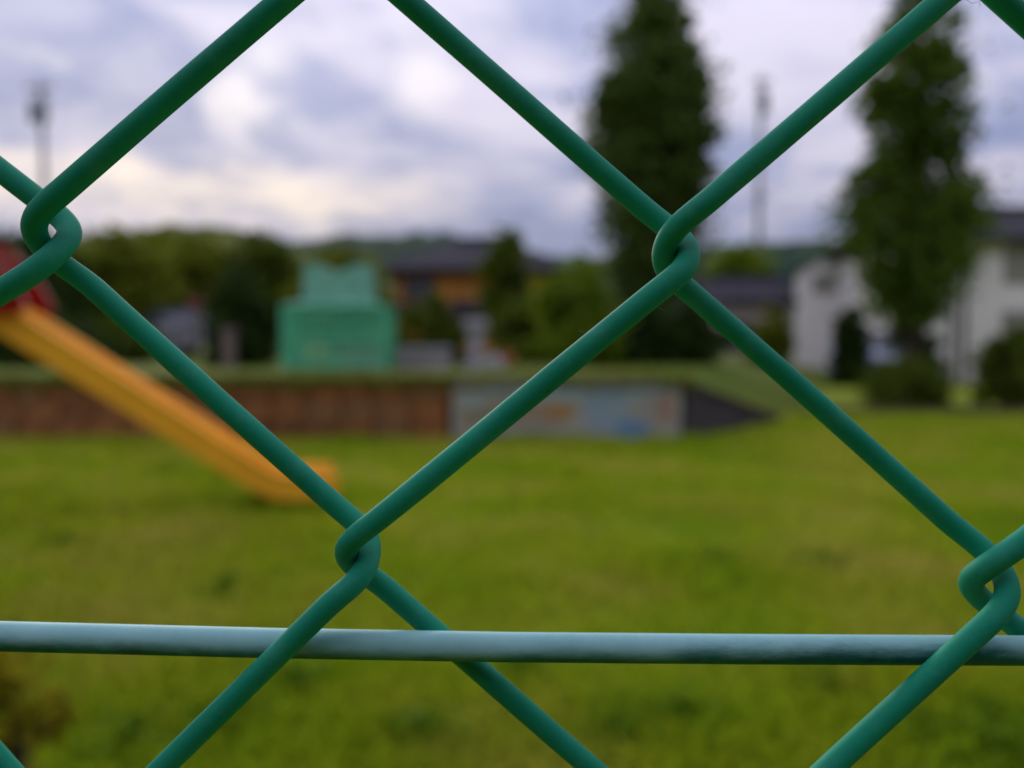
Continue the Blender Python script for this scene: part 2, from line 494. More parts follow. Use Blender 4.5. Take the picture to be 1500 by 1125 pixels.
M = dict(
    turf=ground_mat('shaded_terrace_turf', ((0.075, 0.13, 0.006), (0.115, 0.15, 0.010), (0.16, 0.14, 0.03))),  # terrace grass colour darkened for the shade of the trees
    edge=leaf_mat('shaded_turf_blades', (0.09, 0.11, 0.006), (0.19, 0.18, 0.03), 0.35),  # edge blades carry the same tree shade in their colour
    pvc=pvc_mat(), bar=bar_mat(), ground=ground_mat(), block=block_mat(), mural=mural_mat(),
    grass=grass_mat(),
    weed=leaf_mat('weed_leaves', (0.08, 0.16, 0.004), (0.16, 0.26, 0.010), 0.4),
    leaf_dark=leaf_mat('dark_evergreen_leaves', (0.014, 0.030, 0.005), (0.055, 0.095, 0.014)),
    leaf_mid=leaf_mat('mid_green_leaves', (0.05, 0.075, 0.006), (0.12, 0.16, 0.013), 0.35),
    leaf_olive=leaf_mat('olive_leaves', (0.09, 0.11, 0.006), (0.22, 0.25, 0.02), 0.4),
    leaf_bright=leaf_mat('light_green_leaves', (0.10, 0.16, 0.006), (0.20, 0.27, 0.016), 0.35),
    leaf_bronze=leaf_mat('bronze_leaves', (0.10, 0.075, 0.004), (0.36, 0.31, 0.012), 0.3),
    leaf_tall=leaf_mat('deep_green_leaves', (0.04, 0.075, 0.012), (0.14, 0.20, 0.034), 0.4),
    leaf_loose=leaf_mat('loose_tree_leaves', (0.045, 0.09, 0.008), (0.15, 0.22, 0.022), 0.45),  # green of the loose tree, random from leaf to leaf
    bark=plain('grey_brown_bark', (0.055, 0.042, 0.03), 0.95, 0.4, 9, 0.1, 0.6),
    yellow=plain('yellow_moulded_plastic', (0.90, 0.41, 0.022), 0.5, 0.10, 3, 0.18),
    red=plain('red_moulded_plastic', (0.22, 0.006, 0.003), 0.5, 0.15, 4, 0.1),
    steel=plain('galvanised_steel', (0.30, 0.31, 0.31), 0.45, 0.15, 8, 0.5, 0, 0.6),
    mortar=plain('dark_mortar', (0.075, 0.042, 0.020), 0.95, 0.3, 10, 0.1, 0.5),
    ramp_wall=plain('dark_stained_concrete', (0.055, 0.045, 0.042), 0.9, 0.3, 3, 0.2, 0.4),
    concrete=plain('pale_concrete', (0.27, 0.245, 0.225), 0.85, 0.2, 4, 0.2, 0.3),
    stone=plain('pale_granite', (0.30, 0.28, 0.28), 0.7, 0.2, 12, 0.3, 0.2),
    post_stone=plain('pinkish_brown_stone', (0.19, 0.14, 0.115), 0.85, 0.2, 8, 0.2, 0.2),
    kerb=plain('brown_edging_stone', (0.075, 0.055, 0.038), 0.9, 0.35, 5, 0.2, 0.4),
    cage=plain('green_painted_steel', (0.11, 0.50, 0.26), 0.6, 0.15, 6, 0.15),
    cage_net=plain('pale_green_netting', (0.17, 0.40, 0.27), 0.8, 0.25, 5, 0.1),
    card=plain('cardboard', (0.58, 0.48, 0.40), 0.85, 0.2, 6, 0.2),
    terracotta=plain('terracotta', (0.42, 0.15, 0.045), 0.8, 0.2, 8, 0.2),
    roof=plain('dark_roof_tile', (0.026, 0.023, 0.028), 0.8, 0.3, 3, 0.15, 0.4),
    roof_brown=plain('dark_brown_roof', (0.05, 0.036, 0.036), 0.7, 0.3, 3, 0.3, 0.4),
    ochre=plain('ochre_render', (0.62, 0.25, 0.055), 0.85, 0.18, 1.5, 0.2),
    white=plain('off_white_siding', (0.74, 0.69, 0.62), 0.75, 0.10, 1.2, 0.25),
    pinkish=plain('pale_pink_render', (0.47, 0.38, 0.36), 0.8, 0.12, 1.5, 0.2),
    trim=plain('dark_window_frame', (0.06, 0.055, 0.055), 0.5, 0.2, 5, 0.4),
    timber=plain('dark_timber', (0.07, 0.045, 0.03), 0.8, 0.3, 4, 0.2),
    pole=plain('pole_concrete', (0.25, 0.24, 0.23), 0.85, 0.15, 2, 0.2),
    pole_kit=plain('grey_painted_steel', (0.17, 0.18, 0.20), 0.5, 0.15, 4, 0.3),
    silver=plain('silver_car_paint', (0.26, 0.24, 0.26), 0.3, 0.05, 2, 0.5, 0, 0.3),
    bluecar=plain('pale_blue_car_paint', (0.30, 0.35, 0.45), 0.3, 0.05, 2, 0.5, 0, 0.2),
    tyre=plain('black_rubber', (0.018, 0.018, 0.018), 0.8, 0.2, 20, 0.2),
    lamp=plain('lamp_lens', (0.6, 0.6, 0.58), 0.2, 0.05, 4, 0.5),
    notice=plain('dull_red_board', (0.17, 0.06, 0.045), 0.8, 0.2, 5, 0.1),
    frosted=plain('curtained_glass', (0.27, 0.26, 0.19), 0.4, 0.1, 3, 0.3),
    tail=plain('red_lens', (0.35, 0.01, 0.01), 0.25, 0.05, 4, 0.5),
    glass=glass_mat('window_glass', (0.03, 0.035, 0.04)),
    hill_near=hill_mat('wooded_slope', (0.03, 0.04, 0.008), (0.065, 0.078, 0.010), (0.12, 0.125, 0.018)),
    hill_far=hill_mat('distant_wood', (0.012, 0.03, 0.020), (0.022, 0.046, 0.026), (0.05, 0.072, 0.026)),
)

# ------------------------------------------------------------------ the ground
TER_Z, WALL_Y = 0.70, 9.9


def terrace_edge(y):
    """x where the terrace top starts to slope down, where the slope reaches lawn level, and where the turf ends"""
    k = max(0.0, y - WALL_Y)
    a, b = 2.10 + 0.30 * k, 4.0 + 0.50 * max(0.0, k - 2.2)
    return a, b, (2.10 + .84 * k if k < 2.2 else b)


def terrace_h(x, y):
    a, b, c = terrace_edge(y)
    if y < WALL_Y or x > c + .2: return 0.0
    t = min(1.0, max(0.0, (x - a) / (b - a)))
    return TER_Z * (1 - t) - 0.03 * (t >= 1)


def build_ground():
    m = MB()
    X = 1500
    m.add([(-X, -40, 0), (X, -40, 0), (X, 1800, 0), (-X, 1800, 0)], [(0, 1, 2, 3)])
    tag(m.build('lawn_ground', M['ground']), kind='structure')
    # raised terrace behind the retaining wall, running out in a grass slope
    m = MB()
    ys = [WALL_Y + 0.1 + i * 0.8 for i in range(80)]
    xs = [-70, -45, -30, -20, -14, -10, -7, -5, -3, -1, 0, 1, 2]
    vs, fs, w = [], [], 0
    for y in ys:
        a, b, c = terrace_edge(y)
        a = min(a, c - .02)
        row = [x for x in xs] + [a + (c - a) * k / 6 for k in range(7)]
        w = len(row)
        for x in row:
            h = terrace_h(x, y)
            vs.append((x, y, h + (0.03 * noise.noise((x * .7, y * .7, 0)) if 0.02 < h else 0)))
    for j in range(len(ys) - 1):
        for i in range(w - 1):
            q = j * w + i
            fs.append((q, q + 1, q + w + 1, q + w))
    m.add(vs, fs)
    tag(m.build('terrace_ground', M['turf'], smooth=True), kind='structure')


build_ground()


def grass_blades():
    """short lawn grass, denser near the fence"""
    n = 120000
    u = nrg.uniform(0, 1, n)
    y = 1.5 * (13.5 / 1.5) ** u
    x = nrg.uniform(-1, 1, n) * (0.78 * y + 0.5)
    k = np.maximum(0, y - WALL_Y)
    keep = (y < WALL_Y - .05) | (x > np.where(k < 2.2, 2.4 + .84 * k, 4.05 + .5 * (k - 2.2)))
    x, y = x[keep], y[keep]
    n = len(x)
    dens = np.array([noise.noise((a * 1.1, b * 1.1, 3.0)) for a, b in zip(x, y)])
    h = (0.030 + 0.030 * np.clip(dens + .35, 0, 1)) * nrg.uniform(0.6, 1.5, n) * (1 + y * .07)
    wdt = 0.0035 * (1 + y * 0.35)
    ang = nrg.uniform(0, 2 * np.pi, n)
    lean = nrg.uniform(0.2, 1.1, n) * h
    la = nrg.uniform(0, 2 * np.pi, n)
    P = np.stack([x, y, np.full(n, -0.004)], 1)
    W = np.stack([np.cos(ang) * wdt, np.sin(ang) * wdt, np.zeros(n)], 1)
    mid = P + np.stack([np.cos(la) * lean * .35, np.sin(la) * lean * .35, h * .6], 1)
    tip = P + np.stack([np.cos(la) * lean, np.sin(la) * lean, h], 1)
    V = np.stack([P - W, P + W, mid + W * .8, tip], 1)
    tag(quads_mesh('grass', V, M['grass']), 'short olive green lawn grass covering the park ground', 'grass', kind='stuff')


grass_blades()


def weeds():
    """broad-leaved weed patches in the lawn, darker than the grass; some serve as slide shadow"""
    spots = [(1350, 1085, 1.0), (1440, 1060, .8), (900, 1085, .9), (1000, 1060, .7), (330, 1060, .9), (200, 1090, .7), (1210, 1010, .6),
             (430, 1010, .5), (400, 732, 1.3), (330, 705, 1.2), (250, 690, 1.0), (620, 1080, .6), (1050, 830, .9), (1210, 830, .6), (760, 980, .5), (90, 800, .7), (330, 870, .5), (1460, 1110, 1)]  # patches beneath the slide stand in for its shadow, the others are weeds
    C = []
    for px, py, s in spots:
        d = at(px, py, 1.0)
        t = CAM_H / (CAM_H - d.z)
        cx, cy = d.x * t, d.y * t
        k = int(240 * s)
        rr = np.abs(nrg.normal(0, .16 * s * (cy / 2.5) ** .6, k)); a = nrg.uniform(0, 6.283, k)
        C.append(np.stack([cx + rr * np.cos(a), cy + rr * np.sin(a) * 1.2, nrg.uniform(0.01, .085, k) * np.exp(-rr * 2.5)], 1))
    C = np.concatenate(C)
    tag(quads_mesh('weeds', leaf_quads(C, .026, -.2), M['weed']), 'darker green broad-leaved weed patches in the lawn, those under the slide standing in for its shadow', 'weeds', kind='stuff')


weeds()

# hills beyond the park


def hill(name, ridge, D, depth, mat, amp, seed):
    """wooded ridge: ridge = [(photo x, photo y)] skyline at distance D, falling towards the viewer and away"""
    px0, px1 = ridge[0][0], ridge[-1][0]
    nu, prof = 170, [(-1.0, -0.02), (-.82, .16), (-.62, .38), (-.42, .62), (-.22, .85), (-.08, .97), (0, 1), (.15, .96), (.45, .7), (1, -.02)]
    vs, fs = [], []
    for i in range(nu):
        px = px0 + (px1 - px0) * i / (nu - 1)
        for (a, ya), (b, yb) in zip(ridge, ridge[1:]):
            if a <= px <= b:
                t = (px - a) / (b - a); t = t * t * (3 - 2 * t); py = ya + (yb - ya) * t; break
        top = at(px, py, D)
        for dy, k in prof:
            y = D + dy * depth
            p = Vector((top.x, y, max(top.z, 0.5) * k))
            n1 = noise.noise((p.x * .11 + seed, y * .11, 0)); n2 = noise.noise((p.x * .38 + seed, y * .38, 5))
            p.z += amp * (n1 + .7 * n2) * (0.3 + .7 * k)
            p.x += amp * .6 * noise.noise((p.x * .3, y * .3, seed + 9))
            vs.append(p)
    w = len(prof)
    for i in range(nu - 1):
        for j in range(w - 1):
            q = i * w + j
            fs.append((q, q + w, q + w + 1, q + 1))
    m = MB(); m.add(vs, fs)
    return tag(m.build(name, mat, smooth=True), kind='structure')


hill('wooded_hill', [(-900, 330), (-300, 350), (60, 352), (200, 340), (330, 330), (395, 342), (450, 368), (560, 410), (640, 470), (700, 505)], 95, 45, M['hill_near'], 1.5, 2.0)
hill('distant_hill', [(150, 400), (300, 370), (430, 354), (560, 345), (660, 342), (730, 366), (800, 377), (900, 374), (1030, 364), (1150, 354), (1260, 350), (1500, 338), (2000, 330), (2600, 350)], 240, 110, M['hill_far'], 2.6, 6.0)

# ------------------------------------------------------------------ the retaining walls
def stone_wall():
    root = empty('retaining_wall', (0, WALL_Y, 0))
    tag(root, 'brown stone block retaining wall holding up the grass terrace', 'wall')
    x1 = at(660, 600, WALL_Y).x
    x0 = -9.2
    MB().box(x0, x1, .06, .36, -.1, TER_Z - .05).build('wall_core', M['mortar'], root)
    b = MB(); b.bevel_box(-.22, .22, -.035, .09, -.1, .1, .018)
    proto = None
    for row in range(3):
        x = x0 + (0.0 if row % 2 == 0 else .23)
        while x < x1 - .1:
            w = .46 * rng.uniform(.82, 1.12)
            if x + w > x1: w = x1 - x
            if proto is None:
                o = proto = b.build('stone_block', M['block'], root)
            else:
                o = link('stone_block', proto.data, root)
            o.location = (x + w / 2, rng.uniform(-.012, .012), .11 + row * .222)
            o.scale = ((w - .022) / .44, 1, 1.0)
            o.rotation_euler = (rng.uniform(-.02, .02), 0, rng.uniform(-.02, .02))
            x += w
    # turf hanging over the edge
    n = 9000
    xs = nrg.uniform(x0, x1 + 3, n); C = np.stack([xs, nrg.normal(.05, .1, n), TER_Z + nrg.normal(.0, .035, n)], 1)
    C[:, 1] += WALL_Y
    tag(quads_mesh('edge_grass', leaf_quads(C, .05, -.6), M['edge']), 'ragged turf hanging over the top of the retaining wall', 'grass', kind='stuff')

    # painted wall
    mx0, mx1 = at(662, 600, WALL_Y - .05).x, at(998, 600, WALL_Y - .05).x
    mw = empty('mural_wall', (mx0, WALL_Y - .06, 0)); tag(mw, 'pale wall with faded blue and orange painted patches', 'wall')
    p = MB(); p.bevel_box(0, mx1 - mx0, 0, .3, -.1, TER_Z - .06, .02); p.build('painted_face', M['mural'], mw)
    p = MB(); p.bevel_box(-.02, mx1 - mx0 + .02, -.03, .33, TER_Z - .058, TER_Z + .02, .02); p.build('coping', M['concrete'], mw)
    # dark wing wall that follows the slope down
    ww = empty('wing_wall', (mx1 + .03, WALL_Y, 0), math.atan2(2.2, 1.85)); tag(ww, 'dark stained concrete wing wall tapering down beside the painted wall', 'wall')
    L = math.hypot(2.2, 1.85)
    MB().extrude([(0, -.1), (L, -.1), (L, .03), (0, TER_Z - .04)], -.05, .2).build('wing_face', M['ramp_wall'], ww)
    MB().extrude([(-.0, TER_Z - .038), (L + .05, .032), (L + .05, .085), (-.0, TER_Z + .02)], -.08, .24).build('coping', M['kerb'], ww)


stone_wall()


def edging():
    root = empty('bed_edging', (0, 0, 0)); tag(root, 'low brown stone edging along the planted bed', 'edging')
    a, b = at(1165, 603, 13.2), at(1720, 603, 13.0)
    n = 16
    proto = None
    for i in range(n):
        p = a.lerp(b, (i + .5) / n)
        if proto is None:
            m = MB(); m.bevel_box(-.19, .19, -.07, .07, -.05, .11, .02); proto = o = m.build('edging_stone', M['kerb'], root)
        else:
            o = link('edging_stone', proto.data, root)
        o.location = (p.x, p.y, rng.uniform(-.012, .012)); o.rotation_euler.z = rng.uniform(-.03, .03)
        o.scale.x = (b - a).length / n / .40


edging()

# ------------------------------------------------------------------ plants
def crown_points(n, prof, base, top, cx, cy, clumps, spread, squash=1.0, shell=.45):
    """leaf centres in clumps inside a body of revolution; prof(t) = radius at height fraction t"""
    cc = []
    while len(cc) < clumps:
        t = rng.random(); r = prof(t)
        if rng.random() > (r / max(prof(k / 10) for k in range(11))) ** 1.3 + .08: continue
        a = rng.uniform(0, 6.283); q = r * (rng.random() ** shell)
        cc.append((cx + q * math.cos(a), cy + q * math.sin(a) * squash, base + (top - base) * t))
    cc = np.array(cc)
    idx = nrg.integers(0, clumps, n)
    s = spread * nrg.uniform(.6, 1.3, clumps)
    return cc[idx] + nrg.normal(size=(n, 3)) * s[idx][:, None] * np.array([1, 1, .75])


def tree(name, label, loc, height, prof, crown_base, n, clumps, leaf, spread, mat, trunk_r, group=None, shell=.45, limbs=9, cat='tree'):
    root = empty(name, loc)
    tag(root, label, cat, group)
    C = crown_points(n, prof, crown_base, height, 0, 0, clumps, spread, shell=shell)
    quads_mesh('crown', leaf_quads(C, leaf), mat, root)
    t = MB()
    k = 9
    pts = [(.10 * trunk_r * math.sin(i * 1.7), .1 * trunk_r * math.cos(i * 2.1), -.15 + (height * .93 + .15) * i / (k - 1)) for i in range(k)]
    t.tube(pts, [trunk_r * (1.15 - 1.02 * i / (k - 1)) for i in range(k)], 10)
    for i in range(limbs):
        f = .12 + .75 * i / limbs
        z = crown_base + (height - crown_base) * f * .85
        a = i * 2.4
        r = prof(f) * .75
        t.tube([(0, 0, z), (r * .5 * math.cos(a), r * .5 * math.sin(a), z + r * .35), (r * math.cos(a), r * math.sin(a), z + r * .55)],
               [trunk_r * .38 * (1 - f * .6), trunk_r * .24 * (1 - f * .6), trunk_r * .08], 6)
    t.build('trunk', M['bark'], root, smooth=True)
    return root


def shrub(name, label, loc, w, h, n, leaf, mat, group=None, d=None, cat='shrub', low=0.0, spread=None):
    """bush that reaches the ground"""
    root = empty(name, loc); tag(root, label, cat, group)
    d = d or w
    prof = lambda t: w * max(.05, math.sin(math.pi * min(1, .22 + .78 * t)) ** .55) if t < .98 else w * .15
    C = crown_points(n, prof, low + .04, h, 0, 0, max(24, n // 60), spread or min(w, h) * .17, squash=d / w, shell=.4)
    C[:, 2] = np.maximum(C[:, 2], .03)
    quads_mesh('foliage', leaf_quads(C, leaf), mat, root)
    t = MB()
    for i in range(5):
        a = i * 1.256
        t.tube([(.04 * math.cos(a), .04 * math.sin(a), -.05), (w * .25 * math.cos(a), d * .25 * math.sin(a), h * .4), (w * .45 * math.cos(a), d * .45 * math.sin(a), h * .75)],
               [.035 * (.5 + h * .3), .025 * (.5 + h * .3), .008], 6)
    t.build('stems', M['bark'], root, smooth=True)
    return root


def prof_from(rows, base_y, top_y):
    """half widths given as (photo y, metres), interpolated over height fraction"""
    rows = sorted([((base_y - y) / (base_y - top_y), r) for y, r in rows])
    def f(t):
        t = min(max(t, rows[0][0]), rows[-1][0])
        for (a, ra), (b, rb) in zip(rows, rows[1:]):
            if a <= t <= b: return ra + (rb - ra) * (t - a) / max(1e-6, b - a)
        return rows[-1][1]
    return f


def gz(x, y): return max(0.0, terrace_h(x, y))


def plants():
    # tall dense conifer-like tree on the terrace
    D = 19.0; s = D / F_PX
    p = at(953, 500, D); g = gz(p.x, D)
    top = at(953, -28, D).z - g
    base = at(953, 440, D).z - g
    tree('columnar_tree', 'tall dense dark green columnar tree standing on the terrace', (p.x, D, g), top,
         prof_from([(-28, .08), (0, 24 * s), (25, 42 * s), (60, 60 * s), (110, 78 * s), (165, 88 * s), (230, 84 * s), (300, 72 * s), (370, 60 * s), (440, 38 * s)], 440, -28),
         base, 19000, 420, .13, .22, M['leaf_tall'], .2, 'tall trees', shell=.5, limbs=14)
    # tall looser tree by the white houses
    D = 15.6; s = D / F_PX
    p = at(1336, 500, D)
    top = at(1336, -25, D).z
    base = at(1336, 480, D).z
    tree('columnar_tree', 'tall loose-leaved tree with gaps, bare lower trunk, by the white houses', (p.x, D, 0), top,
         prof_from([(-25, .1), (15, 30 * s), (55, 46 * s), (100, 60 * s), (170, 76 * s), (250, 78 * s), (330, 92 * s), (400, 74 * s), (480, 30 * s)], 480, -25),
         base, 11000, 190, .12, .20, M['leaf_loose'], .15, 'tall trees', shell=.62, limbs=16)
    # trees and shrubs behind the terrace: photo x, top y, half width px, distance, material, label, n
    T = [(15, 352, 90, 23, 'leaf_dark', 'dark broad tree behind the slide platform', 5200, 2),
         (165, 348, 78, 27, 'leaf_olive', 'olive green round tree behind the slide', 5200, 1),
         (262, 352, 70, 33, 'leaf_olive', 'olive green tree rising behind the silver car', 4600, 1),
         (372, 350, 66, 36, 'leaf_mid', 'mid green tree behind the dark clipped shrub', 4200, 1),
         (493, 372, 58, 30, 'leaf_olive', 'olive tree peeping over the green mesh cage', 3800, 1),
         (740, 348, 27, 25, 'leaf_mid', 'dark narrow pine beside the ochre house', 2000, .8),
         (1082, 372, 50, 46, 'leaf_bright', 'yellow green tree above the grey roofed house', 3600, 1)]
    for px, py, hw, D, mat, lab, n, k in T:
        s = D / F_PX
        p = at(px, py, D); g = gz(p.x, D); h = p.z - g; w = hw * s
        tree('broadleaf_tree', lab, (p.x, D, g), h, lambda t, w=w: w * max(.12, math.sin(math.pi * (.12 + .80 * t)) ** .6), h * .18, n, 90, .10 + .0042 * D, .13 * w + .1, M[mat], .16, 'trees behind the terrace')
    B = [(352, 405, 52, 17, 'leaf_dark', 'very dark dense shrub beside the green mesh cage', 4200),
         (632, 440, 48, 18.5, 'leaf_mid', 'mid green shrub between the cage and the pale post', 2600),
         (775, 445, 50, 19, 'leaf_mid', 'mid green shrub behind the terracotta pot', 3200),
         (846, 386, 64, 16.6, 'leaf_bright', 'light green rounded shrub beside the tall dense tree', 4600),
         (930, 440, 60, 18, 'leaf_dark', 'dark hedge shrub at the foot of the tall dense tree', 3800),
         (1012, 448, 46, 17.5, 'leaf_dark', 'dark shrub beside the pale pink house', 3000),
         (1128, 452, 30, 24, 'leaf_olive', 'olive shrub in front of the pale pink house', 2400),
         (1246, 448, 24, 21.5, 'leaf_dark', 'narrow dark oval shrub beside the pale blue car at the gabled white house', 3600),
         (1492, 488, 52, 13.8, 'leaf_mid', 'bushy green shrub by the siding of the wide white house', 4000),
         (65, 462, 90, 16.5, 'leaf_dark', 'dark shrub above the stone wall under the slide', 3600),
         (170, 475, 50, 19, 'leaf_mid', 'mid green low shrub near the silver car', 2400)]
    for px, py, hw, D, mat, lab, n in B:
        p = at(px, py, D); g = gz(p.x, D)
        shrub('shrub', lab, (p.x, D, g), hw * D / F_PX, p.z - g, n, .055 + .0028 * D, M[mat], 'shrubs')
    # clipped hedge at the foot of the loose tree, its twig-brown lower half
    p = at(1330, 533, 14.3)
    shrub('clipped_hedge', 'low clipped hedge around the foot of the loose-leaved tree', (p.x, 14.3, 0), .74, p.z + .05, 4600, .05, M['leaf_mid'], cat='hedge', d=.6)
    p = at(1338, 462, 15.9)
    shrub('shrub', 'dark upright shrub wrapped round the bare trunk', (p.x, 15.95, 0), .55, p.z, 3200, .07, M['leaf_dark'], 'shrubs')
    # unseen hedge added behind the viewer to darken the undersides of the wires
    shrub('shade_hedge', 'tall dense evergreen hedge added out of view to shade the fence', (0, -3.6, 0), 6.0, 4.3, 22000, .14, M['leaf_dark'], d=.8, cat='hedge', spread=.32)
    # bronze leaved plant just inside the fence
    p = at(-22, 968, 1.55)
    shrub('bronze_plant', 'small bronze and yellow leaved plant growing just inside the fence', (p.x, 1.55, 0), .16, p.z, 2400, .022, M['leaf_bronze'], cat='plant')


plants()

# ------------------------------------------------------------------ the slide
def slide():
    top = Vector((-3.62, 5.30, 0)); end = Vector((-1.33, 6.02, 0))
    d = (end - top); L = d.length
    rz = math.atan2(d.y, d.x)
    root = empty('slide', top, rz)
    tag(root, 'yellow plastic playground slide with red platform panels on the lawn', 'slide')
    # local x runs down the slide, z up, y across; chute path of the bed underside
    path = [(-.10, 1.34), (.12, 1.32), (.30, 1.23), (L - .62, .17), (L - .46, .085), (L - .30, .06), (L, .06)]
    W, H, T = .46, .165, .035
    def wall(y0, y1, h, name):
        nrm = []
        for i, (x, z) in enumerate(path):
            a = path[max(0, i - 1)]; b = path[min(len(path) - 1, i + 1)]
            t = Vector((b[0] - a[0], b[1] - a[1])).normalized(); nrm.append((-t.y, t.x))
        up = [(x + n[0] * h, z + n[1] * h) for (x, z), n in zip(path, nrm)]
        m = MB()
        n = len(path)
        vs = [(x, y0, z) for x, z in path] + [(x, y0, z) for x, z in up] + [(x, y1, z) for x, z in up] + [(x, y1, z) for x, z in path]
        fs = []
        for i in range(n - 1):
            for k in range(3):
                fs.append((k * n + i, k * n + i + 1, (k + 1) * n + i + 1, (k + 1) * n + i))
            fs.append((3 * n + i, 3 * n + i + 1, i + 1, i))
        fs += [(0, n, 2 * n, 3 * n), (4 * n - 1, 3 * n - 1, 2 * n - 1, n - 1)]
        m.add(vs, fs)
        o = m.build(name, M['yellow'], root)
        # rolled rim along the upper edge
        r = MB(); r.tube([(x, (y0 + y1) / 2, z) for x, z in up], .026, 10); r.build('rim', M['yellow'], o, smooth=True)
        return o
    wall(-W / 2 - T, -W / 2, H, 'side_wall')
    wall(W / 2, W / 2 + T, H, 'side_wall')
    wall(-W / 2 + .001, W / 2 - .001, .03, 'bed')
    # platform, posts, red guards, ladder
    MB().box(-1.05, -.08, -.42, .42, 1.24, 1.31).build('platform', M['red'], root)
    for x in (-1.02, -.11):
        for y in (-.40, .40):
            p = MB(); p.tube([(x, y, -.1), (x, y, 2.02)], .035, 12); o = p.build('post', M['steel'], root, smooth=True)
            c = MB(); c.tube([(x, y, 2.02), (x, y, 2.05), (x, y, 2.07)], [.045, .042, .015], 12); c.build('cap', M['red'], o, smooth=True)
    for y in (-.36, .36):
        poly = [(-1.0, 1.34), (.20, 1.37), (.42, 1.37), (.47, 1.43), (.42, 1.55), (.30, 1.74), (.20, 1.86), (.06, 1.92), (-1.0, 1.94)]
        MB().extrude(poly, y - .02, y + .02).build('guard_panel', M['red'], root)
    for y in (-.28, .28):
        p = MB(); p.tube([(-1.75, y, -.05), (-1.04, y, 1.24), (-1.02, y, 1.9)], .022, 10); p.build('ladder_rail', M['steel'], root, smooth=True)
    for i in range(5):
        f = (i + .7) / 5.4
        p = MB(); p.tube([(-1.75 + .71 * f, -.28, -.05 + 1.29 * f), (-1.75 + .71 * f, .28, -.05 + 1.29 * f)], .018, 8); p.build('rung', M['steel'], root, smooth=True)
    for y in (-.16, .16):
        p = MB(); p.tube([(L - .16, y, -.08), (L - .16, y, .062)], .025, 8); p.build('foot', M['steel'], root)


slide()

